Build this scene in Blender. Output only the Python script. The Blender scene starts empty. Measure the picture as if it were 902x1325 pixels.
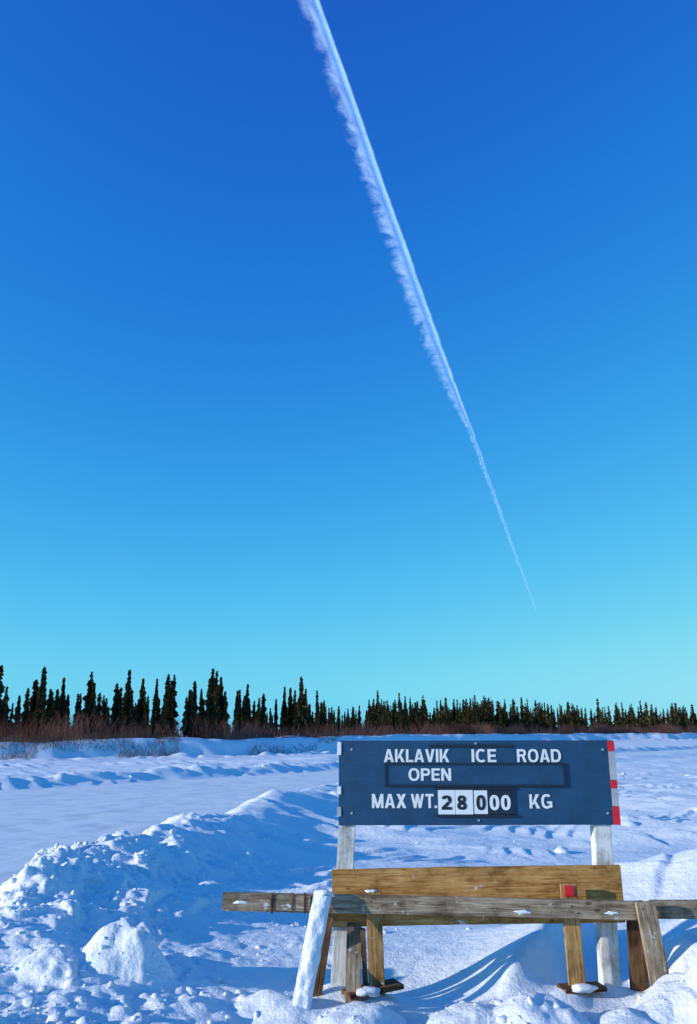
import bpy, math, random
import numpy as np
from mathutils import Vector, Matrix, Quaternion
random.seed(7); RNG=np.random.default_rng(11)
scene=bpy.context.scene
EYE=3.0

# ---------------------------------------------------------------- materials
def newmat(name):
    m=bpy.data.materials.new(name); m.use_nodes=True
    nt=m.node_tree; nt.nodes.clear()
    out=nt.nodes.new('ShaderNodeOutputMaterial')
    b=nt.nodes.new('ShaderNodeBsdfPrincipled')
    nt.links.new(b.outputs[0],out.inputs[0])
    return m,nt,b,out
def N(nt,t,**kw):
    n=nt.nodes.new(t)
    for k,v in kw.items():
        if k in n.inputs.keys(): n.inputs[k].default_value=v
        else: setattr(n,k,v)
    return n
def ramp(nt,fac,stops):
    r=nt.nodes.new('ShaderNodeValToRGB')
    el=r.color_ramp.elements
    while len(el)<len(stops): el.new(0.5)
    for e,(p,c) in zip(el,stops):
        e.position=p; e.color=(c[0],c[1],c[2],1)
    nt.links.new(fac,r.inputs[0]); return r
def coords(nt,kind='Object',scale=(1,1,1)):
    tc=nt.nodes.new('ShaderNodeTexCoord'); mp=nt.nodes.new('ShaderNodeMapping')
    mp.inputs['Scale'].default_value=scale
    nt.links.new(tc.outputs[kind],mp.inputs[0]); return mp.outputs[0]

def mat_snow(name,c1,c2,bump=0.5,fine=40.0):
    m,nt,b,out=newmat(name)
    co=coords(nt)
    n1=N(nt,'ShaderNodeTexNoise',Scale=0.6,Detail=6.0); nt.links.new(co,n1.inputs['Vector'])
    r=ramp(nt,n1.outputs['Fac'],[(0.3,c1),(0.7,c2)])
    nt.links.new(r.outputs[0],b.inputs['Base Color'])
    b.inputs['Roughness'].default_value=0.62
    b.inputs['Specular IOR Level'].default_value=0.3
    n2=N(nt,'ShaderNodeTexNoise',Scale=fine,Detail=5.0,Roughness=0.65); nt.links.new(co,n2.inputs['Vector'])
    n3=N(nt,'ShaderNodeTexNoise',Scale=fine*0.22,Detail=4.0); nt.links.new(co,n3.inputs['Vector'])
    ad=N(nt,'ShaderNodeMath',operation='MULTIPLY_ADD'); nt.links.new(n3.outputs['Fac'],ad.inputs[0]); ad.inputs[1].default_value=2.0
    nt.links.new(n2.outputs['Fac'],ad.inputs[2])
    bp=N(nt,'ShaderNodeBump',Strength=bump,Distance=0.018); nt.links.new(ad.outputs[0],bp.inputs['Height'])
    nt.links.new(bp.outputs[0],b.inputs['Normal'])
    return m
SNOW=mat_snow('snow',(0.78,0.83,0.88),(0.85,0.88,0.91),0.75)

def mat_road():
    m,nt,b,out=newmat('packed_snow')
    uv=coords(nt,'UV',(1,1,1))
    mp=N(nt,'ShaderNodeMapping'); mp.inputs['Scale'].default_value=(46,1.1,1); nt.links.new(uv,mp.inputs[0])
    n=N(nt,'ShaderNodeTexNoise',Scale=1.0,Detail=6.0,Roughness=0.68,Distortion=0.3); nt.links.new(mp.outputs[0],n.inputs['Vector'])
    co=coords(nt); n2=N(nt,'ShaderNodeTexNoise',Scale=0.9,Detail=7.0); nt.links.new(co,n2.inputs['Vector'])
    mx=N(nt,'ShaderNodeMath',operation='MULTIPLY_ADD'); nt.links.new(n.outputs['Fac'],mx.inputs[0]); mx.inputs[1].default_value=1.0
    nt.links.new(n2.outputs['Fac'],mx.inputs[2])
    r=ramp(nt,mx.outputs[0],[(0.70,(0.66,0.66,0.66)),(0.95,(0.84,0.84,0.83)),(1.0,(0.90,0.90,0.89))])
    nt.links.new(r.outputs[0],b.inputs['Base Color']); b.inputs['Roughness'].default_value=0.5
    bp=N(nt,'ShaderNodeBump',Strength=0.9,Distance=0.04); nt.links.new(mx.outputs[0],bp.inputs['Height'])
    nt.links.new(bp.outputs[0],b.inputs['Normal'])
    return m
ROAD=mat_road()

def mat_wood(name,dark,mid,light,snowy=0.0,knots=True):
    m,nt,b,out=newmat(name)
    info=nt.nodes.new('ShaderNodeObjectInfo')
    tc=nt.nodes.new('ShaderNodeTexCoord')
    addv=N(nt,'ShaderNodeVectorMath',operation='ADD')
    sc=N(nt,'ShaderNodeMath',operation='MULTIPLY'); nt.links.new(info.outputs['Random'],sc.inputs[0]); sc.inputs[1].default_value=30
    nt.links.new(tc.outputs['Object'],addv.inputs[0]); nt.links.new(sc.outputs[0],addv.inputs[1])
    mp=N(nt,'ShaderNodeMapping'); mp.inputs['Scale'].default_value=(1.4,20,20); nt.links.new(addv.outputs[0],mp.inputs[0])
    n=N(nt,'ShaderNodeTexNoise',Scale=2.2,Detail=9.0,Roughness=0.7,Distortion=1.0); nt.links.new(mp.outputs[0],n.inputs['Vector'])
    r=ramp(nt,n.outputs['Fac'],[(0.36,dark),(0.5,mid),(0.64,light)])
    n2=N(nt,'ShaderNodeTexNoise',Scale=4.0,Detail=6.0,Roughness=0.65); nt.links.new(addv.outputs[0],n2.inputs['Vector'])
    r2=ramp(nt,n2.outputs['Fac'],[(0.36,(0.42,0.40,0.38)),(0.48,(0.85,0.83,0.8)),(0.62,(1.1,1.1,1.1))])
    mul=N(nt,'ShaderNodeMix',data_type='RGBA',blend_type='MULTIPLY'); mul.inputs[0].default_value=0.9
    nt.links.new(r.outputs[0],mul.inputs[6]); nt.links.new(r2.outputs[0],mul.inputs[7])
    col=mul.outputs[2]
    if knots:
        mp2=N(nt,'ShaderNodeMapping'); mp2.inputs['Scale'].default_value=(1.0,2.0,2.0); nt.links.new(addv.outputs[0],mp2.inputs[0])
        v=N(nt,'ShaderNodeTexVoronoi',Scale=3.4); nt.links.new(mp2.outputs[0],v.inputs['Vector'])
        rk=ramp(nt,v.outputs['Distance'],[(0.06,(0.25,0.2,0.15)),(0.12,(1,1,1))])
        m2=N(nt,'ShaderNodeMix',data_type='RGBA',blend_type='MULTIPLY'); m2.inputs[0].default_value=0.85
        nt.links.new(col,m2.inputs[6]); nt.links.new(rk.outputs[0],m2.inputs[7]); col=m2.outputs[2]
    if snowy>0:
        n4=N(nt,'ShaderNodeTexNoise',Scale=9.0,Detail=8.0,Roughness=0.75); nt.links.new(addv.outputs[0],n4.inputs['Vector'])
        rs=ramp(nt,n4.outputs['Fac'],[(1-snowy-0.05,(0,0,0)),(1-snowy+0.03,(1,1,1))])
        m3=N(nt,'ShaderNodeMix',data_type='RGBA'); nt.links.new(rs.outputs[0],m3.inputs[0]); nt.links.new(col,m3.inputs[6]); m3.inputs[7].default_value=(0.82,0.86,0.9,1)
        col=m3.outputs[2]
    nt.links.new(col,b.inputs['Base Color']); b.inputs['Roughness'].default_value=0.85; b.inputs['Specular IOR Level'].default_value=0.15
    bp=N(nt,'ShaderNodeBump',Strength=0.9,Distance=0.005); nt.links.new(n.outputs['Fac'],bp.inputs['Height']); nt.links.new(bp.outputs[0],b.inputs['Normal'])
    return m
PLY=mat_wood('weathered_plywood',(0.27,0.115,0.03),(0.52,0.26,0.08),(0.66,0.39,0.15),0.33)
GREYW=mat_wood('grey_lumber',(0.14,0.095,0.065),(0.33,0.25,0.175),(0.50,0.40,0.29),0.34)
TANW=mat_wood('tan_lumber',(0.22,0.11,0.035),(0.46,0.26,0.10),(0.60,0.39,0.18),0.33)
BROWNW=mat_wood('brown_lumber',(0.05,0.025,0.013),(0.16,0.08,0.04),(0.28,0.16,0.08),0.2)
SNOWYW=mat_wood('frosted_lumber',(0.3,0.3,0.32),(0.55,0.58,0.6),(0.75,0.78,0.8),0.55,False)
WHITEP=mat_wood('white_painted_timber',(0.50,0.49,0.46),(0.74,0.74,0.72),(0.82,0.82,0.80),0.0,False)

def mat_paint(name,c,var=0.15,rough=0.5,scr=None,scrcol=(0.3,0.4,0.5)):
    m,nt,b,out=newmat(name); co=coords(nt)
    n=N(nt,'ShaderNodeTexNoise',Scale=4.0,Detail=7.0,Roughness=0.7); nt.links.new(co,n.inputs['Vector'])
    r=ramp(nt,n.outputs['Fac'],[(0.3,tuple(v*(1-var) for v in c)),(0.7,tuple(min(1,v*(1+var)) for v in c))])
    col=r.outputs[0]
    if scr:
        cs=coords(nt,'Object',(3,60,60))
        n2=N(nt,'ShaderNodeTexNoise',Scale=1.0,Detail=6.0,Roughness=0.8,Distortion=1.5); nt.links.new(cs,n2.inputs['Vector'])
        r2=ramp(nt,n2.outputs['Fac'],[(scr,(0,0,0)),(scr+0.05,(1,1,1))])
        mx=N(nt,'ShaderNodeMix',data_type='RGBA'); nt.links.new(r2.outputs[0],mx.inputs[0]); nt.links.new(col,mx.inputs[6]); mx.inputs[7].default_value=(*scrcol,1)
        col=mx.outputs[2]
    nt.links.new(col,b.inputs['Base Color']); b.inputs['Roughness'].default_value=rough
    bp=N(nt,'ShaderNodeBump',Strength=0.25,Distance=0.003); nt.links.new(n.outputs['Fac'],bp.inputs['Height']); nt.links.new(bp.outputs[0],b.inputs['Normal'])
    return m
NAVY=mat_paint('navy_paint',(0.008,0.058,0.130),0.28,0.6,0.60,(0.04,0.12,0.21))
NAVYD=mat_paint('dark_slat_paint',(0.008,0.018,0.035),0.3,0.5)
LETTER=mat_paint('white_lettering',(0.80,0.80,0.78),0.06,0.6)
PLATE=mat_paint('white_plate',(0.80,0.82,0.82),0.05,0.5)
BLACK=mat_paint('black_lettering',(0.012,0.014,0.02),0.2,0.5)
RED=mat_paint('red_reflector',(0.72,0.012,0.02),0.15,0.35)
METAL=mat_paint('grey_bracket',(0.4,0.42,0.44),0.2,0.4)

def mat_foliage(name,c1,c2,scale=0.5):
    m,nt,b,out=newmat(name); co=coords(nt)
    n=N(nt,'ShaderNodeTexNoise',Scale=scale,Detail=4.0); nt.links.new(co,n.inputs['Vector'])
    r=ramp(nt,n.outputs['Fac'],[(0.35,c1),(0.65,c2)])
    nt.links.new(r.outputs[0],b.inputs['Base Color']); b.inputs['Roughness'].default_value=0.9; b.inputs['Specular IOR Level'].default_value=0.1
    return m
SPRUCE=mat_foliage('spruce_needles',(0.020,0.030,0.018),(0.12,0.085,0.032),0.35)
TWIG=mat_foliage('willow_twigs',(0.09,0.038,0.030),(0.25,0.115,0.080),0.12)
TWIGD=mat_foliage('dry_stems',(0.05,0.035,0.03),(0.16,0.11,0.07),0.4)

# ---------------------------------------------------------------- noise
def hsh(i,j,seed):
    i=i.astype(np.int64); j=j.astype(np.int64)
    n=(i*374761393+j*668265263+seed*974634777)&0xFFFFFFFF
    n=((n^(n>>13))*1274126177)&0xFFFFFFFF
    n=(n^(n>>16))&0xFFFFFFFF
    n=(n*2246822519)&0xFFFFFFFF
    n=n^(n>>15)
    return (n&0xFFFFFF)/float(0xFFFFFF)
def vn(x,y,seed=0):
    i=np.floor(x); j=np.floor(y); fx=x-i; fy=y-j
    u=fx*fx*fx*(fx*(fx*6-15)+10); v=fy*fy*fy*(fy*(fy*6-15)+10)
    a=hsh(i,j,seed); b=hsh(i+1,j,seed); c=hsh(i,j+1,seed); d=hsh(i+1,j+1,seed)
    return (a*(1-u)+b*u)*(1-v)+(c*(1-u)+d*u)*v
def fbm(x,y,o=4,seed=0,g=0.5):
    s=0;a=1;t=0
    for k in range(o):
        ca,sa=math.cos(0.6*k),math.sin(0.6*k)
        s=s+a*(vn((x*ca-y*sa)*2**k,(x*sa+y*ca)*2**k,seed+k)-0.5); t+=a; a*=g
    return s/t*2
def worley(x,y,seed=0):
    i=np.floor(x); j=np.floor(y); d1=np.full_like(x,9.0); hh=np.zeros_like(x)
    for di in (-1,0,1):
        for dj in (-1,0,1):
            ci=i+di; cj=j+dj
            px=ci+hsh(ci,cj,seed); py=cj+hsh(ci,cj,seed+5)
            d=np.hypot(x-px,y-py); m=d<d1
            hh=np.where(m,hsh(ci,cj,seed+9),hh); d1=np.minimum(d,d1)
    return d1,hh
def sst(a,b,x):
    t=np.clip((x-a)/(b-a),0,1); return t*t*(3-2*t)

CY=[-20,2,5,8.5,10.5,14,19,28,38,48,75,120,170,260]
CX=[-4.5,-3.2,-3.0,-3.38,-3.77,-3.79,-3.45,-2.83,-.74,5,18,62,150,300]
CZ=[1.0,1.1,1.2,1.26,1.40,1.28,1.0,.82,.60,.42,.35,.3,.3,.3]
FY=[-20,0,15,33,42,60,85,130,180,260]
FX=[-130,-90,-60,-30,-18,-3,12,56,142,300]
SX=[-1500,-200,-100,-36,-14,-5,4,14,46,98,300,1500]
SY=[-300,45,62,80,93,106,132,158,200,235,320,600]
def shore(x): return np.interp(x,SX,SY)+3*fbm(x/15,x*0+3,3,77)
def shn(x):
    s=(np.interp(x+4,SX,SY)-np.interp(x-4,SX,SY))/8.0
    return np.sqrt(1+s*s)
def far_x(y): return np.interp(y,FY,FX)
def near_x(y): return np.interp(y,CY,CX)-1.7
def clodmask(x,y):
    d=x-np.interp(y,CY,CX)
    m=np.exp(-(np.clip(d,0,9)/2.6)**2)*np.exp(-(np.clip(-d,0,9)/1.1)**2)*(1-sst(11,28,y))
    m2=(1-sst(6.3,6.9,y))*0.6*sst(3.0,4,y)
    return np.maximum(m,m2)*(0.45+0.55*sst(0.35,0.6,vn(x/1.3,y/1.3,15)))
def H(x,y):
    xc=np.interp(y,CY,CX)+0.35*fbm(y/2.0,y*0+1.5,3,5)
    cz=np.interp(y,CY,CZ)*(1+0.12*fbm(x/1.6,y/1.6,3,8))
    k=np.interp(y,[30,50,100],[1,.7,.6]); d=(x-xc)*k
    plat=np.interp(y,[0,5,9,11,14,18,26,60,400],[1.0,.97,.93,.80,.58,.36,.16,.05,0.0])
    hr=plat+(cz-plat)*np.exp(-(d/1.75)**2)
    hl=cz*sst(-1.8,0.15,d)
    h=np.where(d>0,hr,np.minimum(hl,cz))
    road=sst(0,1.2,near_x(y)+0.2-x)*sst(-0.5,1.5,x-far_x(y))*(y<200)
    free=1-road
    fd=(x-far_x(y))*np.interp(y,[0,60],[0.5,0.75])
    h=h*sst(-3,3,x-far_x(y)+3)
    h+=0.60*np.exp(-((fd+1.6)/1.0)**2)*(0.7+0.7*np.abs(fbm(x/2.2,y/2.2,3,31)))*(y<200)
    h+=0.30*np.exp(-((fd+9)/2.5)**2)*(0.5+fbm(x/4,y/4,3,32))*(y<200)
    cm=clodmask(x,y)
    # wind shaped undulations and sastrugi (sharp upwind lips)
    far=sst(8,20,y)
    wx=x+0.9*fbm(x/3,y/3,3,46); wy=y+0.7*fbm(x/3+7,y/3,3,47)
    h+=free*far*(0.16*fbm(x/5.5+y/9,y/3.0,4,41))
    ph=(wx*0.55+wy*0.42); saw=ph-np.floor(ph); amp=sst(0.45,0.8,vn(x/4.0,y/2.2,48))
    h+=free*sst(9,12,y)*(1-sst(70,130,y))*(0.19*amp*saw*(1-sst(0.80,1,saw)))
    ph2=(wx*1.3-wy*0.5)+3*fbm(x/5,y/5,2,40); saw2=ph2-np.floor(ph2); amp2=sst(0.5,0.8,vn(x/2.0,y/1.4,49))
    h+=free*sst(7.5,9,y)*(1-sst(40,80,y))*(0.08*amp2*saw2*(1-sst(0.82,1,saw2)))
    h+=free*0.06*fbm(x/1.3,y/1.0,3,44)
    # ploughed-out chunks
    lump=fbm(x/0.55,y/0.55,4,51)
    h+=cm*0.17*lump
    w1,h1=worley(x/0.26+lump*0.6,y/0.26+lump*0.4,61); w2,h2=worley(x/0.12+lump*0.6,y/0.12,62); w3,h3=worley(x/0.75+lump*0.4,y/0.75,63)
    h+=cm*(0.075*np.clip(1-(w1*1.7)**2,0,1)*(h1>0.4)*h1+0.045*np.clip(1-(w2*1.5)**2,0,1)*h2*(h2>0.25)+0.10*np.clip(1-(w3*2.0)**2,0,1)*(h3>0.8))
    mid=free*sst(9,12,y)*(1-sst(45,70,y))*(1-cm)
    h+=mid*0.12*np.clip(1-(w3*2.0)**2,0,1)*(h3>0.96)
    fine=fbm(x/0.22,y/0.22,3,57); wb=0.5*fbm(x/0.5+9,y/0.5,3,58)
    for (bx,by,R,hh) in [(-1.88,7.3,.36,.22),(-1.62,7.1,.2,.10),(-2.35,7.0,.25,.10),(-.62,6.75,.25,.10),(0.1,6.45,.35,.13),(1.0,6.5,.45,.12),(1.35,6.35,.32,.16),(2.55,6.5,.5,.28),(3.05,6.5,.6,.32),(1.95,6.35,.32,.12),(3.0,7.5,.6,.28),(2.75,7.2,.4,.18),(1.5,7.0,.35,.10)]:
        rr=np.hypot(x-bx+wb*R*0.6,(y-by)*0.9)/R+0.25*wb
        e=np.clip(1-rr**2,0,1)**1.15
        h+=hh*e*(1+0.22*fine)
    # sharp-crested drift between the posts
    ax,ay,bx,by=1.05,6.85,2.25,8.9
    ux,uy=bx-ax,by-ay; L=math.hypot(ux,uy); ux/=L; uy/=L
    t=(x-ax)*ux+(y-ay)*uy; s=(x-ax)*uy-(y-ay)*ux+0.06*fbm(t,t*0,2,71)
    env=sst(-0.2,0.7,t)*(1-sst(L-0.2,L+0.9,t))
    h+=0.34*env*np.where(s<0,np.exp(-(np.abs(s)/0.55)**1.3),np.exp(-(s/0.22)**2))
    h+=0.72*np.exp(-(((x-5.6)*0.88-(y-11.2)*0.47)/2.3)**2-(((x-5.6)*0.47+(y-11.2)*0.88)/1.5)**2)
    h+=0.38*np.exp(-((x-3.7)/0.9)**2-((y-8.4)/0.8)**2)
    h-=0.12*np.exp(-((x-0.9)/1.2)**2-((y-7.6)/0.6)**2)
    for lx,ly in [(-.4,6.6),(.2,7.1),(1.78,7.1),(2.4,6.9),(-.1,7.27),(2.1,7.27)]:
        h+=0.10*np.exp(-((x-lx)**2+(y-ly)**2)/0.04)
    h=h*free-0.03*road
    # far bank
    sd=(y-shore(x))/shn(x); b=sst(0,3.4,sd+0.8*fbm(x/3,y/3,3,86))
    h=np.where(sd>-12,h*(1-sst(-12,0,sd)),h)
    h+=b*(1.80+0.35*fbm(x/4,y/4,3,81)*(1-sst(20,40,sd)))+0.40*np.exp(-((sd+2)/1.6)**2)*np.abs(fbm(x/3,y/3,3,83))*2
    return h

def make_mesh(name,verts,faces,mat,smooth=True,uv=None):
    me=bpy.data.meshes.new(name)
    verts=np.asarray(verts,dtype=np.float32); faces=np.asarray(faces,dtype=np.int32); k=faces.shape[1]
    me.vertices.add(len(verts)); me.vertices.foreach_set('co',verts.ravel())
    me.loops.add(faces.size); me.loops.foreach_set('vertex_index',faces.ravel())
    me.polygons.add(len(faces)); me.polygons.foreach_set('loop_start',np.arange(0,faces.size,k,dtype=np.int32))
    me.update(calc_edges=True)
    me.polygons.foreach_set('use_smooth',np.full(len(faces),smooth))
    if uv is not None:
        l=me.uv_layers.new(name='UVMap'); l.data.foreach_set('uv',np.asarray(uv,dtype=np.float32)[faces.ravel()].ravel())
    me.materials.append(mat)
    o=bpy.data.objects.new(name,me); scene.collection.objects.link(o); return o
def gridfaces(nr,nc):
    a=(np.arange(nr-1)[:,None]*nc+np.arange(nc-1)[None,:]).ravel()
    return np.stack([a,a+1,a+nc+1,a+nc],1)

# ---------------------------------------------------------------- terrain: one sheet, finer near the sign
rad=np.concatenate([np.geomspace(0.02,4.0,60)[:-1],np.geomspace(4.0,60,940)[:-1],np.geomspace(60,400,300)[:-1],np.geomspace(400,6000,50)])
ang=np.concatenate([np.linspace(-180,-34,90)[:-1],np.linspace(-34,34,480)[:-1],np.linspace(34,180,90)])
A=np.radians(ang)[None,:]; Rr=rad[:,None]
X=(Rr*np.sin(A)); Y=(Rr*np.cos(A))
Z=H(X.ravel(),Y.ravel())
f=gridfaces(len(rad),len(ang))[:,::-1]
terrain=make_mesh('snow_ground',np.stack([X.ravel(),Y.ravel(),Z],1),f,SNOW)

# ---------------------------------------------------------------- ice road sheet
ys=np.concatenate([np.linspace(-15,60,500),np.linspace(60.5,185,200)]); nc=120
u=np.linspace(0,1,nc)
fx=far_x(ys)-1.0; nx=near_x(ys)-0.0
XX=fx[:,None]*(1-u)+nx[:,None]*u; YY=np.repeat(ys[:,None],nc,1)
dd=np.minimum(XX-fx[:,None],nx[:,None]-XX)
ZZ=0.004+0.025*fbm(XX.ravel()/3,YY.ravel()/3,3,90)+0.010*fbm(XX.ravel()/0.5,YY.ravel()/0.9,3,91)
ZZ=ZZ-0.12*(1-sst(0,0.8,dd.ravel()))+0.02
vv=np.repeat((ys/40.0)[:,None],nc,1)
uvr=np.stack([np.repeat(u[None,:],len(ys),0).ravel(),vv.ravel()],1)
make_mesh('ice_road',np.stack([XX.ravel(),YY.ravel(),ZZ],1),gridfaces(len(ys),nc),ROAD,True,uvr)

# ---------------------------------------------------------------- loose snow clods (one mesh)
import bmesh
bm=bmesh.new(); bmesh.ops.create_icosphere(bm,subdivisions=2,radius=1); bm.verts.ensure_lookup_table()
ico=np.array([v.co[:] for v in bm.verts]); icf=np.array([[v.index for v in f.verts] for f in bm.faces]); bm.free()
vs=[];fs=[];off=0;cnt=0
def clods(n,xr,yr,smin,smax,p,maskfn):
    global off
    x=RNG.uniform(*xr,n); y=RNG.uniform(*yr,n); keep=RNG.uniform(0,1,n)<maskfn(x,y)
    x=x[keep];y=y[keep]; z=H(x,y)
    for a,b,c in zip(x,y,z):
        s=smin*(smax/smin)**(RNG.uniform()**p)
        v=ico*np.array([RNG.uniform(.7,1.3),RNG.uniform(.7,1.2),RNG.uniform(.5,.9)])
        q=RNG.uniform(-1,1,(3,3)); ph=RNG.uniform(0,6,3)
        disp=1+0.16*np.sin(v@q[0]*4+ph[0])+0.13*np.sin(v@q[1]*6+ph[1])+RNG.uniform(-.12,.12,len(v))
        v=v*disp[:,None]*s
        vs.append(v+np.array([a,b,c-s*0.05])); fs.append(icf+off); off+=len(v)
clods(4600,(-5.5,0.6),(5.2,13),0.010,0.060,2.2,lambda x,y:clodmask(x,y)**1.3)
clods(600,(-6,2),(13,30),0.03,0.10,2.2,lambda x,y:clodmask(x,y))
clods(500,(0,4.5),(5.5,6.9),0.008,0.045,2.2,lambda x,y:x*0+0.6)
clods(120,(-1,6),(7.2,16),0.010,0.04,2.2,lambda x,y:x*0+0.6)
clods(110,(0,40),(16,60),0.05,0.16,2.5,lambda x,y:(x>near_x(y)+2)*0.6)
clods(500,(-60,10),(20,75),0.05,0.18,1.8,lambda x,y:np.exp(-((x-far_x(y)+2.5)/1.6)**2))
make_mesh('snow_clods',np.concatenate(vs),np.concatenate(fs),SNOW)

# ---------------------------------------------------------------- spruce forest (distant mass: one mesh)
V=[];F=[];off=0
def spruce(x,y,z,h,nb,slim):
    global off
    R=h*slim; zb=RNG.uniform(0.03,0.12)
    t=RNG.uniform(zb,0.985,nb)**0.9; 
    prof=(1-t)**0.8*np.clip((t-zb)/0.12+0.55,0,1)
    if RNG.uniform()<0.3: prof=prof+0.14*np.exp(-((t-0.9)/0.05)**2)
    wob=1+0.3*np.sin(t*RNG.uniform(18,40)+RNG.uniform(0,6))
    az=RNG.uniform(0,2*math.pi,nb); 
    side=1+0.25*np.cos(az-RNG.uniform(0,6))
    r=R*prof*wob*side*RNG.uniform(.55,1.25,nb)+0.08+0.012*h*RNG.uniform(0,1,nb)
    zz=t*h; ca,sa=np.cos(az),np.sin(az); wd=0.22*r+0.07; dr=r*RNG.uniform(0.05,0.55,nb)-(t>0.9)*r*0.8
    lean=RNG.uniform(-.02,.02,2)
    def P(rr,off_s,dz):
        zq=zz+dz
        return np.stack([x+ca*rr-sa*off_s+lean[0]*zq,y+sa*rr+ca*off_s+lean[1]*zq,z+zq],1)
    q1=np.stack([P(0*r,0,0),P(r*.6,wd,-dr*.5),P(r,0,-dr),P(r*.6,-wd,-dr*.5)],1)
    q2=np.stack([P(0*r,0,0.05*h*.3),P(r*.6,0,-dr*.5+wd*.6),P(r,0,-dr),P(r*.5,0,-dr*.6-wd*1.2)],1)
    q=np.concatenate([q1,q2]).reshape(-1,3)
    V.append(q); F.append(np.arange(len(q)).reshape(-1,4)+off); off+=len(q)
    k=5; a=np.arange(k)*2*math.pi/k; r0=0.012*h+.03
    lo=np.stack([x+r0*np.cos(a),y+r0*np.sin(a),np.full(k,z-0.3)],1)
    hi=np.stack([x+lean[0]*h+0.012*np.cos(a),y+lean[1]*h+0.012*np.sin(a),np.full(k,z+h*1.01)],1)
    V.append(np.concatenate([lo,hi])); i=np.arange(k); F.append(np.stack([i,(i+1)%k,(i+1)%k+k,i+k],1)+off); off+=2*k
def plant(n,xr,dr,hf,nb,slim):
    xs=RNG.uniform(*xr,n); d=RNG.uniform(*dr,n); yy=shore(xs)+d*shn(xs); zs=H(xs,yy)
    for a,b,c in zip(xs,yy,zs): spruce(a,b,c,hf(a),nb,RNG.uniform(*slim))
plant(170,(-75,-6),(8,30),lambda x:RNG.choice([RNG.uniform(2,4.5),RNG.uniform(4.8,7.0),RNG.uniform(7.2,9.0)],p=[.40,.38,.22]),500,(.07,.125))
plant(150,(-75,-5),(28,55),lambda x:RNG.uniform(4.0,7.0),320,(.08,.13))
plant(45,(-7,4.5),(8,50),lambda x:RNG.uniform(3.2,6.4),380,(.08,.13))
plant(170,(3.5,40),(8,45),lambda x:RNG.uniform(4.2,9.4),300,(.08,.14))
plant(480,(30,190),(8,75),lambda x:RNG.uniform(5.0,9.6),230,(.09,.15))
plant(200,(-160,-70),(9,60),lambda x:RNG.uniform(5,9),200,(.09,.15))
plant(260,(120,420),(9,90),lambda x:RNG.uniform(6,10.5),120,(.1,.15))
make_mesh('spruce_forest',np.concatenate(V),np.concatenate(F),SPRUCE,False)

# ---------------------------------------------------------------- willow thicket + stems in the bank
def twigs(name,n,xr,dr,hr,w,mat,dens=None,lean=0.35):
    x=RNG.uniform(*xr,n); d=RNG.uniform(*dr,n)
    if dens is not None:
        k=RNG.uniform(0,1,n)<dens(x,d); x=x[k]; d=d[k]; n=len(x)
    y=shore(x)+d*shn(x); z=H(x,y)-0.05
    cl=0.5+0.9*vn(x/3,d/4,17)
    h=RNG.uniform(*hr,n)*cl; lx=RNG.normal(0,lean,n)*h; ly=RNG.normal(0,lean,n)*h
    ww=w*RNG.uniform(.6,1.4,n)
    p0=np.stack([x-ww/2,y,z],1); p1=np.stack([x+ww/2,y,z],1)
    m1=np.stack([x+lx*.45+ww*.4,y+ly*.45,z+h*.55],1); m0=np.stack([x+lx*.45-ww*.4,y+ly*.45,z+h*.55],1)
    t=np.stack([x+lx*1.2,y+ly*1.2,z+h],1); t2=t+np.stack([ww*.3,ww*0,ww*0],1)
    v=np.stack([p0,p1,m1,m0,m0,m1,t2,t],1).reshape(-1,3)
    return make_mesh(name,v,np.arange(len(v)).reshape(-1,4),mat,False)
twigs('willow_thicket',110000,(-100,260),(4.2,18),(0.8,2.6),0.042,TWIG,lambda x,d:(0.25+0.75*(vn(x/4,d/5,27)>0.42))*np.exp(-np.clip(d-9,0,50)/8)*(0.6+0.4*sst(-10,10,x)),0.28)
twigs('dry_bank_stems',14000,(-60,4),(-0.5,5),(0.25,0.9),0.024,TWIGD,lambda x,d:(vn(x/2.5,d/3,23)>0.5)*0.9,0.5)
twigs('shore_driftwood',700,(20,140),(-1,4),(0.15,0.6),0.08,TWIGD,lambda x,d:(vn(x/5,d/3,24)>0.6)*0.9,1.6)

# ---------------------------------------------------------------- boards
def board(name,parent,mat,p0,p1,width,thick,wdir=(0,0,1),bev=0.004,warp=0.003,rag=0.0):
    """plank from p0 to p1 (centre line); width along wdir, thickness across"""
    p0=Vector(p0);p1=Vector(p1); ax=(p1-p0); L=ax.length; ax.normalize()
    w=Vector(wdir); w=(w-ax*w.dot(ax)).normalized(); t=ax.cross(w)
    bm=bmesh.new(); bmesh.ops.create_cube(bm,size=1)
    for v in bm.verts: v.co=Vector((v.co.x*L,v.co.y*width,v.co.z*thick))
    ed=[e for e in bm.edges if abs((e.verts[0].co-e.verts[1].co).x)>L*.9]
    bmesh.ops.subdivide_edges(bm,edges=ed,cuts=max(2,int(L/0.15)))
    bmesh.ops.bevel(bm,geom=[e for e in bm.edges if len(e.link_faces)==2 and e.calc_face_angle()>0.8],offset=bev,segments=2,affect='EDGES')
    s=random.uniform(0,9)
    for v in bm.verts:
        v.co.z+=warp*math.sin(v.co.x*2.3+s); v.co.y+=warp*0.8*math.sin(v.co.x*1.7+s*2)+random.uniform(-rag,rag)
    me=bpy.data.meshes.new(name); bm.to_mesh(me); bm.free()
    me.materials.append(mat)
    o=bpy.data.objects.new(name,me); scene.collection.objects.link(o)
    M=Matrix((ax,w,t)).transposed().to_4x4(); M.translation=(p0+p1)/2
    o.matrix_world=M
    o.parent=parent; o.matrix_parent_inverse=parent.matrix_world.inverted()
    return o
def empty(name,loc):
    e=bpy.data.objects.new(name,None); e.location=loc; scene.collection.objects.link(e); e.empty_display_size=.3
    e.matrix_world=Matrix.Translation(loc); return e

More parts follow.
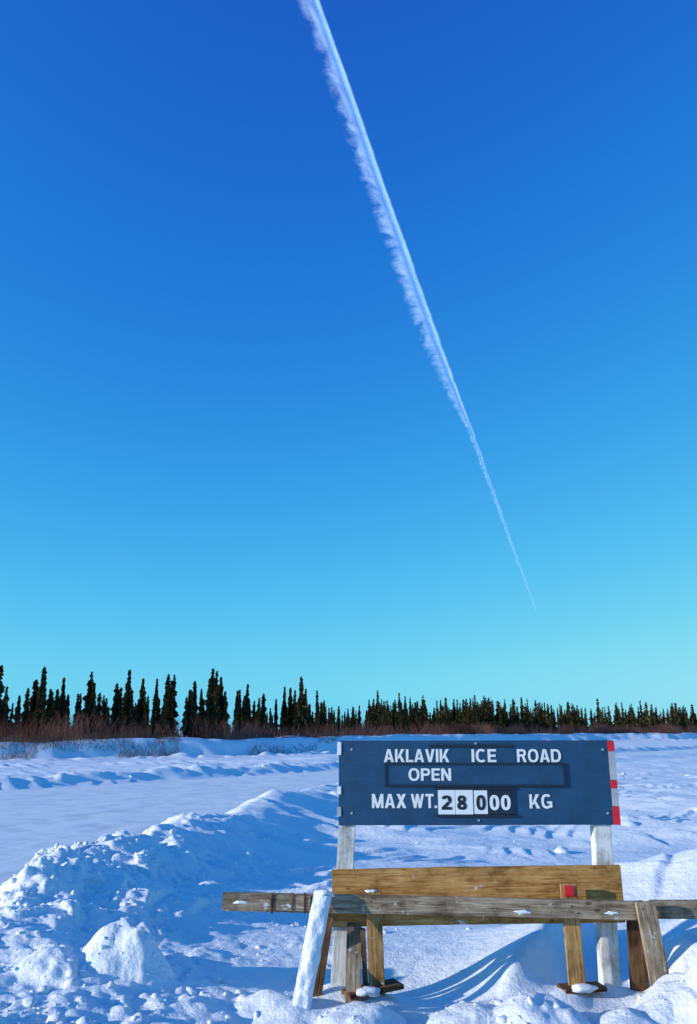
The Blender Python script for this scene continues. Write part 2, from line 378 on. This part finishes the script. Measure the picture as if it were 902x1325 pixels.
# ---------------------------------------------------------------- ROAD SIGN
sign=empty('road_sign',(1.09,7.2,0.93))
SXp=lambda px: (px-451)*6.84/1040      # drawing units on the face of the board -> metres
SZp=lambda py: 2.904-(py-958)*0.00625
board('panel',sign,NAVY,(SXp(438.5),7.19,2.563),(SXp(797),7.19,2.563),0.681,0.022,bev=0.002,warp=0.002)
board('left_post',sign,WHITEP,(-0.10,7.272,0.5),(0.025,7.272,2.86),0.142,0.14,(1,0,0),bev=0.006)
board('right_post',sign,WHITEP,(2.10,7.272,0.5),(2.155,7.272,2.86),0.142,0.14,(1,0,0),bev=0.006)
FACE=7.178
def fslat(name,mat,x0,x1,y0,y1,t=0.008,off=0.0):
    X0,X1=SXp(x0),SXp(x1); z0,z1=SZp(y1),SZp(y0)
    yc=FACE-t/2-off+0.001
    return board(name,sign,mat,(X0,yc,(z0+z1)/2),(X1,yc,(z0+z1)/2),z1-z0,t,bev=0.001,warp=0.0)
fslat('top_slat',NAVYD,556,664,963.5,967,0.010)
fslat('status_panel',NAVY,500,729,989,1017,0.006)
fslat('status_rail_top',NAVYD,498,731,987.5,990,0.014)
fslat('status_rail_bottom',NAVYD,498,731,1015.5,1018.5,0.014)
fslat('status_end_left',NAVYD,498,500.5,990,1015.5,0.013)
fslat('status_end_right',NAVYD,728.5,731,990,1015.5,0.013)
fslat('weight_rail_top',NAVYD,563,667,1019.5,1022,0.014)
fslat('weight_rail_bottom',NAVYD,563,667,1054,1057,0.014)
fslat('number_plate_1',PLATE,566,587.5,1022.5,1053.5,0.009)
fslat('number_plate_2',PLATE,588.0,610.5,1022.5,1053.5,0.0095)
fslat('number_plate_3',PLATE,612.0,629,1023,1053,0.009)
fslat('dark_plate',NAVYD,629.5,664,1023,1053.5,0.008)
for i,(a,b,m) in enumerate([(959,972,RED),(972.3,1009.5,METAL),(1010,1020,RED),(1020.3,1043,METAL),(1043.4,1066.5,RED)]):
    fslat('edge_reflector_%d'%i,m,789,797.5,a,b,0.006)
for i,(a,b) in enumerate([(960,977),(1018,1028),(1044,1056)]):
    fslat('left_bracket_%d'%i,PLATE if i<2 else METAL,436.2,441.5,a,b,0.008)
for i,(px,py) in enumerate([(455,970),(455,1052),(782,970),(782,1052),(617,1061),(617,962)]):
    fslat('bolt_%d'%i,METAL,px-1.3,px+1.3,py-1.3,py+1.3,0.007)

# hand-cut grotesque capitals: each glyph = list of convex quads strips in a box of height 1
def rect(x0,y0,x1,y1): return [[(x0,y0),(x1,y0),(x1,y1),(x0,y1)]]
def para(a0,a1,y0,b0,b1,y1): return [[(a0,y0),(a1,y0),(b1,y1),(b0,y1)]]
def ring(cx,cy,rx,ry,t,a0=0,a1=360,n=40,e=2.35,ty=None):
    ty=t*0.9 if ty is None else ty; out=[]; pr=None
    for i in range(n+1):
        a=math.radians(a0+(a1-a0)*i/n); c,s=math.cos(a),math.sin(a)
        f=lambda v: math.copysign(abs(v)**(2/e),v)
        o=(cx+rx*f(c),cy+ry*f(s)); q=(cx+(rx-t)*f(c),cy+(ry-ty)*f(s))
        if pr: out.append([pr[0],o,q,pr[1]])
        pr=(o,q)
    return [('strip',out)]
def glyph(ch,t):
    h=t*0.92
    if ch=='I': return t,rect(0,0,t,1)
    if ch=='L': return .56,rect(0,0,t,1)+rect(t,0,.56,h)
    if ch=='E': return .60,rect(0,0,t,1)+rect(t,0,.60,h)+rect(t,.5-h/2,.56,.5+h/2)+rect(t,1-h,.60,1)
    if ch=='T': return .64,rect(0,1-h,.64,1)+rect(.32-t/2,0,.32+t/2,1-h)
    if ch=='A': return .76,para(0,t*1.08,0,.38-t*.62,.38+t*.3,1)+para(.76-t*1.08,.76,0,.38-t*.3,.38+t*.62,1)+rect(.2,.2,.56,.2+h*.9)
    if ch=='V': return .72,para(.36-t*.6,.36+t*.3,0,0,t*1.1,1)+para(.36-t*.3,.36+t*.6,0,.72-t*1.1,.72,1)
    if ch=='K': return .74,rect(0,0,t,1)+para(t*.9,t*1.6,.28,.72-t*1.35,.72,1)[0:1]+para(.74-t*1.28,.74,0,.27,.27+t*.8,.62)
    if ch=='X': return .74,para(0,t*1.25,0,.72-t*1.25,.72,1)+para(.74-t*1.25,.74,0,.02,.02+t*1.25,1)
    if ch=='N': return .72,rect(0,0,t,1)+rect(.72-t,0,.72,1)+para(.72-t*1.15,.72,0,0,t*1.15,1)
    if ch=='M': return .86,rect(0,0,t,1)+rect(.86-t,0,.86,1)+para(.43-t*.5,.43+t*.45,0,0,t*1.15,1)+para(.43-t*.45,.43+t*.5,0,.86-t*1.15,.86,1)
    if ch=='W': return 1.0,para(.22,.22+t,0,0,t,1)+para(.22,.22+t,0,.5-t*.5,.5+t*.5,1)+para(.78-t,.78,0,.5-t*.5,.5+t*.5,1)+para(.78-t,.78,0,1-t,1,1)
    if ch=='.': return t,rect(0,0,t,h)
    if ch=='O': return .80,ring(.40,.5,.40,.515,t)
    if ch=='0': return .60,ring(.30,.5,.30,.51,t)
    if ch=='C': return .74,ring(.39,.5,.39,.515,t,48,312)
    if ch=='G': return .78,ring(.39,.5,.39,.515,t,48,318)+rect(.42,.5-h*.9,.78,.5)+rect(.78-t*.95,.06,.78,.5-h*.9)
    if ch=='D': return .74,rect(0,0,t,1)+rect(t,1-h,.38,1)+rect(t,0,.38,h)+ring(.34,.5,.40,.5,t,-90,90,24)
    if ch=='P': return .68,rect(0,0,t,1)+rect(t,1-h,.40,1)+rect(t,.40,.40,.40+h)+ring(.38,.70,.30,.30,t,-90,90,20)
    if ch=='R': return .72,rect(0,0,t,1)+rect(t,1-h,.40,1)+rect(t,.43,.40,.43+h)+ring(.39,.715,.30,.285,t,-90,90,20)+para(.72-t*1.15,.72,0,.36,.36+t*1.0,.45)
    if ch=='8': return .60,ring(.30,.74,.27,.27,t*.95)+ring(.30,.27,.30,.28,t)
    if ch=='2': return .60,ring(.30,.70,.29,.31,t,-35,170,24)+para(0,t*1.3,h*.8,.59-t*1.15,.57,.56)+rect(0,0,.60,h)
    return .3,[]
def letters(name,text,x0,x1,y0,y1,mat,lift=0.0,t=0.19):
    X0,X1,z0,z1=SXp(x0),SXp(x1),SZp(y1),SZp(y0)
    pen=0; items=[]
    for ch in text:
        w,g=glyph(ch,t); items.append((pen,g)); pen+=w+0.10
        if ch=='L' : pen-=0.03
        if ch=='T' : pen-=0.04
    tot=pen-0.10; sx=(X1-X0)/tot; sz=z1-z0; V=[];F=[]; k=0
    for pn,g in items:
        for pc in g:
            strip=isinstance(pc,tuple); quads=pc[1] if strip else [pc]
            yy=FACE-lift-0.0016-0.00025*(k%7); k+=1
            for q in quads:
                b=len(V)
                for (a,c) in q: V.append((X0+(pn+a)*sx,yy,z0+c*sz))
                F.append((b,b+1,b+2,b+3))
                if not strip:
                    for (a,c) in q: V.append((X0+(pn+a)*sx,FACE-lift+0.0006,z0+c*sz))
                    for i in range(4): F.append((b+i,b+4+i,b+4+(i+1)%4,b+(i+1)%4))
    o=make_mesh(name,V,F,mat,False); o.parent=sign; o.matrix_parent_inverse=sign.matrix_world.inverted()
letters('text_aklavik','AKLAVIK',497,582,969.5,986.5,LETTER)
letters('text_ice','ICE',611,643,969.5,986.5,LETTER)
letters('text_road','ROAD',670,727,969.5,986.5,LETTER)
letters('text_open','OPEN',528.5,583.5,994.5,1010.5,LETTER,0.006)
letters('text_max','MAX',481,525,1027.5,1045.5,LETTER)
letters('text_wt','WT.',531,564.5,1027.5,1045.5,LETTER)
letters('text_digit_2','2',570,583,1029.5,1047.5,BLACK,0.0095,.21)
letters('text_digit_8','8',590,602,1029.5,1047.5,BLACK,0.010,.21)
letters('text_digit_0','0',614.5,626.5,1029,1048,BLACK,0.0095,.21)
letters('text_digits_00','00',631.5,658.5,1029,1048,LETTER,0.0085,.21)
letters('text_kg','KG',683,712,1028,1046,LETTER)

# ---------------------------------------------------------------- WOODEN BARRICADE
bar=empty('wooden_barricade',(0.9,7.0,0.95))
board('back_plank',bar,PLY,(-0.135,7.175,1.665),(2.245,7.175,1.70),0.43,0.038,bev=0.004,warp=0.004,rag=0.002)
board('front_rail',bar,GREYW,(-1.0,6.97,1.68),(2.30,6.95,1.615),0.135,0.04,rag=0.0015)
board('front_rail_2',bar,GREYW,(2.40,7.0,1.617),(4.6,7.06,1.60),0.135,0.04,rag=0.0015)
board('rail_splice',bar,GREYW,(-0.62,6.933,1.675),(-0.30,6.933,1.668),0.115,0.022)
for i,xx in enumerate((-0.60,-0.44,-0.34)):
    board('splice_strap_%d'%i,bar,BROWNW,(xx,6.917,1.60),(xx,6.917,1.75),0.016,0.012,(1,0,0),bev=.001)
board('leg_1',bar,TANW,(0.20,7.055,1.735),(0.235,7.055,0.75),0.125,0.04,(1,0,0))
board('leg_1_side',bar,BROWNW,(0.115,7.09,1.45),(0.15,7.09,0.75),0.04,0.09,(1,0,0))
board('leg_2',bar,TANW,(1.775,7.06,1.79),(1.80,7.06,0.75),0.13,0.04,(1,0,0))
board('leg_2_reflector',bar,RED,(1.775,7.034,1.70),(1.775,7.034,1.782),0.075,0.006,(1,0,0),bev=.001)
board('leg_3_front',bar,GREYW,(2.325,6.90,1.69),(2.41,6.80,0.72),0.15,0.04,(1,0,0))
board('leg_3_back',bar,BROWNW,(2.30,7.05,1.66),(2.34,7.28,0.72),0.14,0.04,(1,0,0))
board('left_leg_front',bar,SNOWYW,(-0.20,6.90,1.735),(-0.40,6.50,0.80),0.14,0.045,(1,0,0))
board('left_leg_back',bar,BROWNW,(-0.15,7.0,1.66),(-0.29,7.14,0.78),0.10,0.04,(1,0,0))
board('post_brace',bar,GREYW,(0.05,7.18,1.48),(0.03,6.86,0.82),0.12,0.04,(1,0,0))
board('foot_1',bar,BROWNW,(-0.02,6.95,1.02),(0.40,7.12,1.05),0.20,0.035,(0,1,0))
board('foot_2',bar,BROWNW,(1.66,7.02,1.04),(2.0,7.1,1.04),0.16,0.035,(0,1,0))
for i,(x,y,z) in enumerate([(.18,6.948,1.68),(.23,6.948,1.63),(1.76,6.932,1.65),(1.81,6.932,1.60),(2.30,6.876,1.64),(2.36,6.874,1.60),(-.2,6.945,1.69)]):
    board('nail_%d'%i,bar,NAVYD,(x-.005,y-.002,z),(x+.005,y-.002,z),0.010,0.006,bev=.001,warp=0)

def snowpatch(name,parent,c,r,seed):
    v=ico.copy(); rg=np.random.default_rng(seed); q=rg.uniform(-1,1,(3,3))
    v=v*(1+0.22*np.sin(v@q[0]*5)+0.18*np.sin(v@q[1]*8)+rg.uniform(-.12,.12,len(v)))[:,None]*np.array(r)+np.array(c)
    o=make_mesh(name,v,icf,SNOW); o.parent=parent; o.matrix_parent_inverse=parent.matrix_world.inverted()
for i,(c,r) in enumerate([((-.86,6.952,1.672),(.07,.006,.014)),((1.37,6.937,1.603),(.085,.006,.018)),
    ((.19,7.05,1.737),(.05,.022,.012)),((-.20,6.885,1.75),(.075,.04,.03)),((2.08,6.935,1.60),(.06,.006,.012)),((.15,6.93,1.05),(.10,.06,.03)),((1.82,7.0,1.06),(.10,.06,.03))]):
    snowpatch('snow_patch_%d'%i,bar,c,r,i)
P0=np.array([-0.20,6.872,1.73]);P1=np.array([-0.40,6.472,0.80]); n=60;k=11
T=np.linspace(0,1,n)[:,None]; U=np.linspace(-1,1,k)[None,:]
nx_=np.array([0,-0.92,0.39])
th=0.028*np.sqrt(np.clip(1-U**2,0,1))*(1+0.8*fbm((T*9+U*0).ravel(),(U*1.2+T*0).ravel(),3,99).reshape(n,k))
sx=U*0.068*(1+0.25*fbm((T*9+U*0).ravel(),(np.sign(U)*3+T*0).ravel(),4,98).reshape(n,k))
pos=P0+(P1-P0)*T[:,:,None]+np.stack([sx+T*0,sx*0+T*0,sx*0+T*0],2)+nx_*th[:,:,None]
o=make_mesh('leg_snow_crust',pos.reshape(-1,3),gridfaces(n,k),SNOW); o.parent=bar; o.matrix_parent_inverse=bar.matrix_world.inverted()

# ---------------------------------------------------------------- CONTRAIL (straight, level trail 3 km up)
AL=3000.0
yk=[-1.5,.913,1.23,1.785,1.99,2.2,2.40,2.64,3.54,5,7.02]
wk=[.036,.042,.054,.070,.074,.066,.050,.030,.025,.022,.014]
nr=900; yy=np.concatenate([np.linspace(-1.5,3,600),np.linspace(3.01,7.05,300)]); nc=17; u=np.linspace(0,1,nc)
core=-.043+.2763*(yy-.913)
w=np.interp(yy,yk,wk)
XX=(core+0.004)[:,None]-w[:,None]*(1-u)[None,:]+(0.0012*fbm(yy*14,yy*0,3,5)*np.clip(yy,0.3,4))[:,None]
YY=np.repeat(yy[:,None],nc,1)+ -0.6*w[:,None]*(1-u)[None,:]
ZZ=np.ones_like(XX)+0.25*w[:,None]*np.sin(np.pi*u)[None,:]
uv=np.stack([np.repeat(u[None,:],nr,0).ravel(),np.repeat(yy[:,None],nc,1).ravel()],1)
m=bpy.data.materials.new('contrail_ice_cloud'); m.use_nodes=True; nt=m.node_tree; nt.nodes.clear()
out=nt.nodes.new('ShaderNodeOutputMaterial'); tr=nt.nodes.new('ShaderNodeBsdfTransparent'); df=nt.nodes.new('ShaderNodeBsdfDiffuse'); tl=nt.nodes.new('ShaderNodeBsdfTranslucent')
df.inputs[0].default_value=(.86,.97,1,1); tl.inputs[0].default_value=(.86,.97,1,1)
ads=nt.nodes.new('ShaderNodeAddShader'); nt.links.new(df.outputs[0],ads.inputs[0]); nt.links.new(tl.outputs[0],ads.inputs[1])
uvn=nt.nodes.new('ShaderNodeTexCoord'); sep=nt.nodes.new('ShaderNodeSeparateXYZ'); nt.links.new(uvn.outputs['UV'],sep.inputs[0])
mp=N(nt,'ShaderNodeMapping'); mp.inputs['Scale'].default_value=(1.6,26,1); nt.links.new(uvn.outputs['UV'],mp.inputs[0])
nz=N(nt,'ShaderNodeTexNoise',Scale=1.0,Detail=7.0,Roughness=0.62,Distortion=0.5); nt.links.new(mp.outputs[0],nz.inputs['Vector'])
prof=nt.nodes.new('ShaderNodeValToRGB'); el=prof.color_ramp.elements
for _ in range(4): el.new(.5)
for e,(p,c) in zip(el,[(0,0.0),(.3,.18),(.58,.44),(.76,.68),(.84,.70),(1,0.0)]): e.position=p; e.color=(c,c,c,1)
prof.color_ramp.interpolation='EASE'
nt.links.new(sep.outputs[0],prof.inputs[0])
sub=N(nt,'ShaderNodeMath',operation='SUBTRACT'); nt.links.new(nz.outputs['Fac'],sub.inputs[0]); sub.inputs[1].default_value=0.50
inv=N(nt,'ShaderNodeMath',operation='SUBTRACT'); inv.inputs[0].default_value=1.0; nt.links.new(prof.outputs[0],inv.inputs[1])
m1=N(nt,'ShaderNodeMath',operation='MULTIPLY'); nt.links.new(sub.outputs[0],m1.inputs[0]); nt.links.new(inv.outputs[0],m1.inputs[1])
m2=N(nt,'ShaderNodeMath',operation='MULTIPLY_ADD'); nt.links.new(m1.outputs[0],m2.inputs[0]); m2.inputs[1].default_value=1.5; nt.links.new(prof.outputs[0],m2.inputs[2])
ed=ramp(nt,sep.outputs[0],[(0,(0,0,0)),(0.35,(1,1,1)),(0.84,(1,1,1)),(1,(0,0,0))])
m3=N(nt,'ShaderNodeMath',operation='MULTIPLY',use_clamp=True); nt.links.new(m2.outputs[0],m3.inputs[0]); nt.links.new(ed.outputs[0],m3.inputs[1])
ms=nt.nodes.new('ShaderNodeMixShader'); nt.links.new(m3.outputs[0],ms.inputs[0]); nt.links.new(tr.outputs[0],ms.inputs[1]); nt.links.new(ads.outputs[0],ms.inputs[2])
nt.links.new(ms.outputs[0],out.inputs[0])
make_mesh('contrail',np.stack([XX.ravel()*AL,YY.ravel()*AL,ZZ.ravel()*AL],1),gridfaces(nr,nc),m,True,uv)

# ---------------------------------------------------------------- light and sky
ELEV=math.radians(13.5); to=Vector((-0.95,-0.31,0)).normalized()*math.cos(ELEV); to.z=math.sin(ELEV)
L=bpy.data.lights.new('sun','SUN'); L.energy=4.5; L.angle=math.radians(0.8); L.color=(1.0,0.94,0.84)
so=bpy.data.objects.new('sun',L); so.rotation_euler=to.to_track_quat('Z','Y').to_euler(); so.location=(-20,-10,20); scene.collection.objects.link(so)
w=bpy.data.worlds.new('World'); scene.world=w; w.use_nodes=True; nt=w.node_tree; nt.nodes.clear()
sky=nt.nodes.new('ShaderNodeTexSky'); sky.sky_type='NISHITA'; sky.sun_disc=False; sky.sun_elevation=ELEV; sky.sun_rotation=math.atan2(to.x,to.y)%(2*math.pi)
sky.air_density=1.0; sky.dust_density=0.2; sky.ozone_density=3.0; sky.altitude=0
# the cold, very clear arctic sky: regrade the Nishita radiance (its green channel) to saturated blues
sp=nt.nodes.new('ShaderNodeSeparateColor'); nt.links.new(sky.outputs[0],sp.inputs[0])
mu=N(nt,'ShaderNodeMath',operation='MULTIPLY'); nt.links.new(sp.outputs[1],mu.inputs[0]); mu.inputs[1].default_value=0.14
rp=ramp(nt,mu.outputs[0],[(0.06,(.008,.034,.33)),(0.10,(.011,.080,.50)),(0.16,(.015,.185,.67)),(0.26,(.037,.335,.80)),(0.42,(.09,.52,.88)),(0.65,(.20,.69,.88)),(1.0,(.42,.82,.92))])
vm=N(nt,'ShaderNodeVectorMath',operation='SCALE'); nt.links.new(rp.outputs[0],vm.inputs[0]); vm.inputs['Scale'].default_value=1/0.13
bg=nt.nodes.new('ShaderNodeBackground'); bg.inputs[1].default_value=0.13; wo=nt.nodes.new('ShaderNodeOutputWorld')
nt.links.new(vm.outputs[0],bg.inputs[0]); nt.links.new(bg.outputs[0],wo.inputs[0])

# ---------------------------------------------------------------- camera
cam=bpy.data.cameras.new('camera'); cam.sensor_fit='VERTICAL'; cam.sensor_height=24; cam.lens=24*1040/1325; cam.clip_end=60000; cam.clip_start=0.05
co=bpy.data.objects.new('camera',cam); co.location=(0,0,EYE); co.rotation_euler=(math.radians(90+15.1),0,0); scene.collection.objects.link(co); scene.camera=co
scene.view_settings.view_transform='Standard'; scene.view_settings.look='None'; scene.view_settings.exposure=0
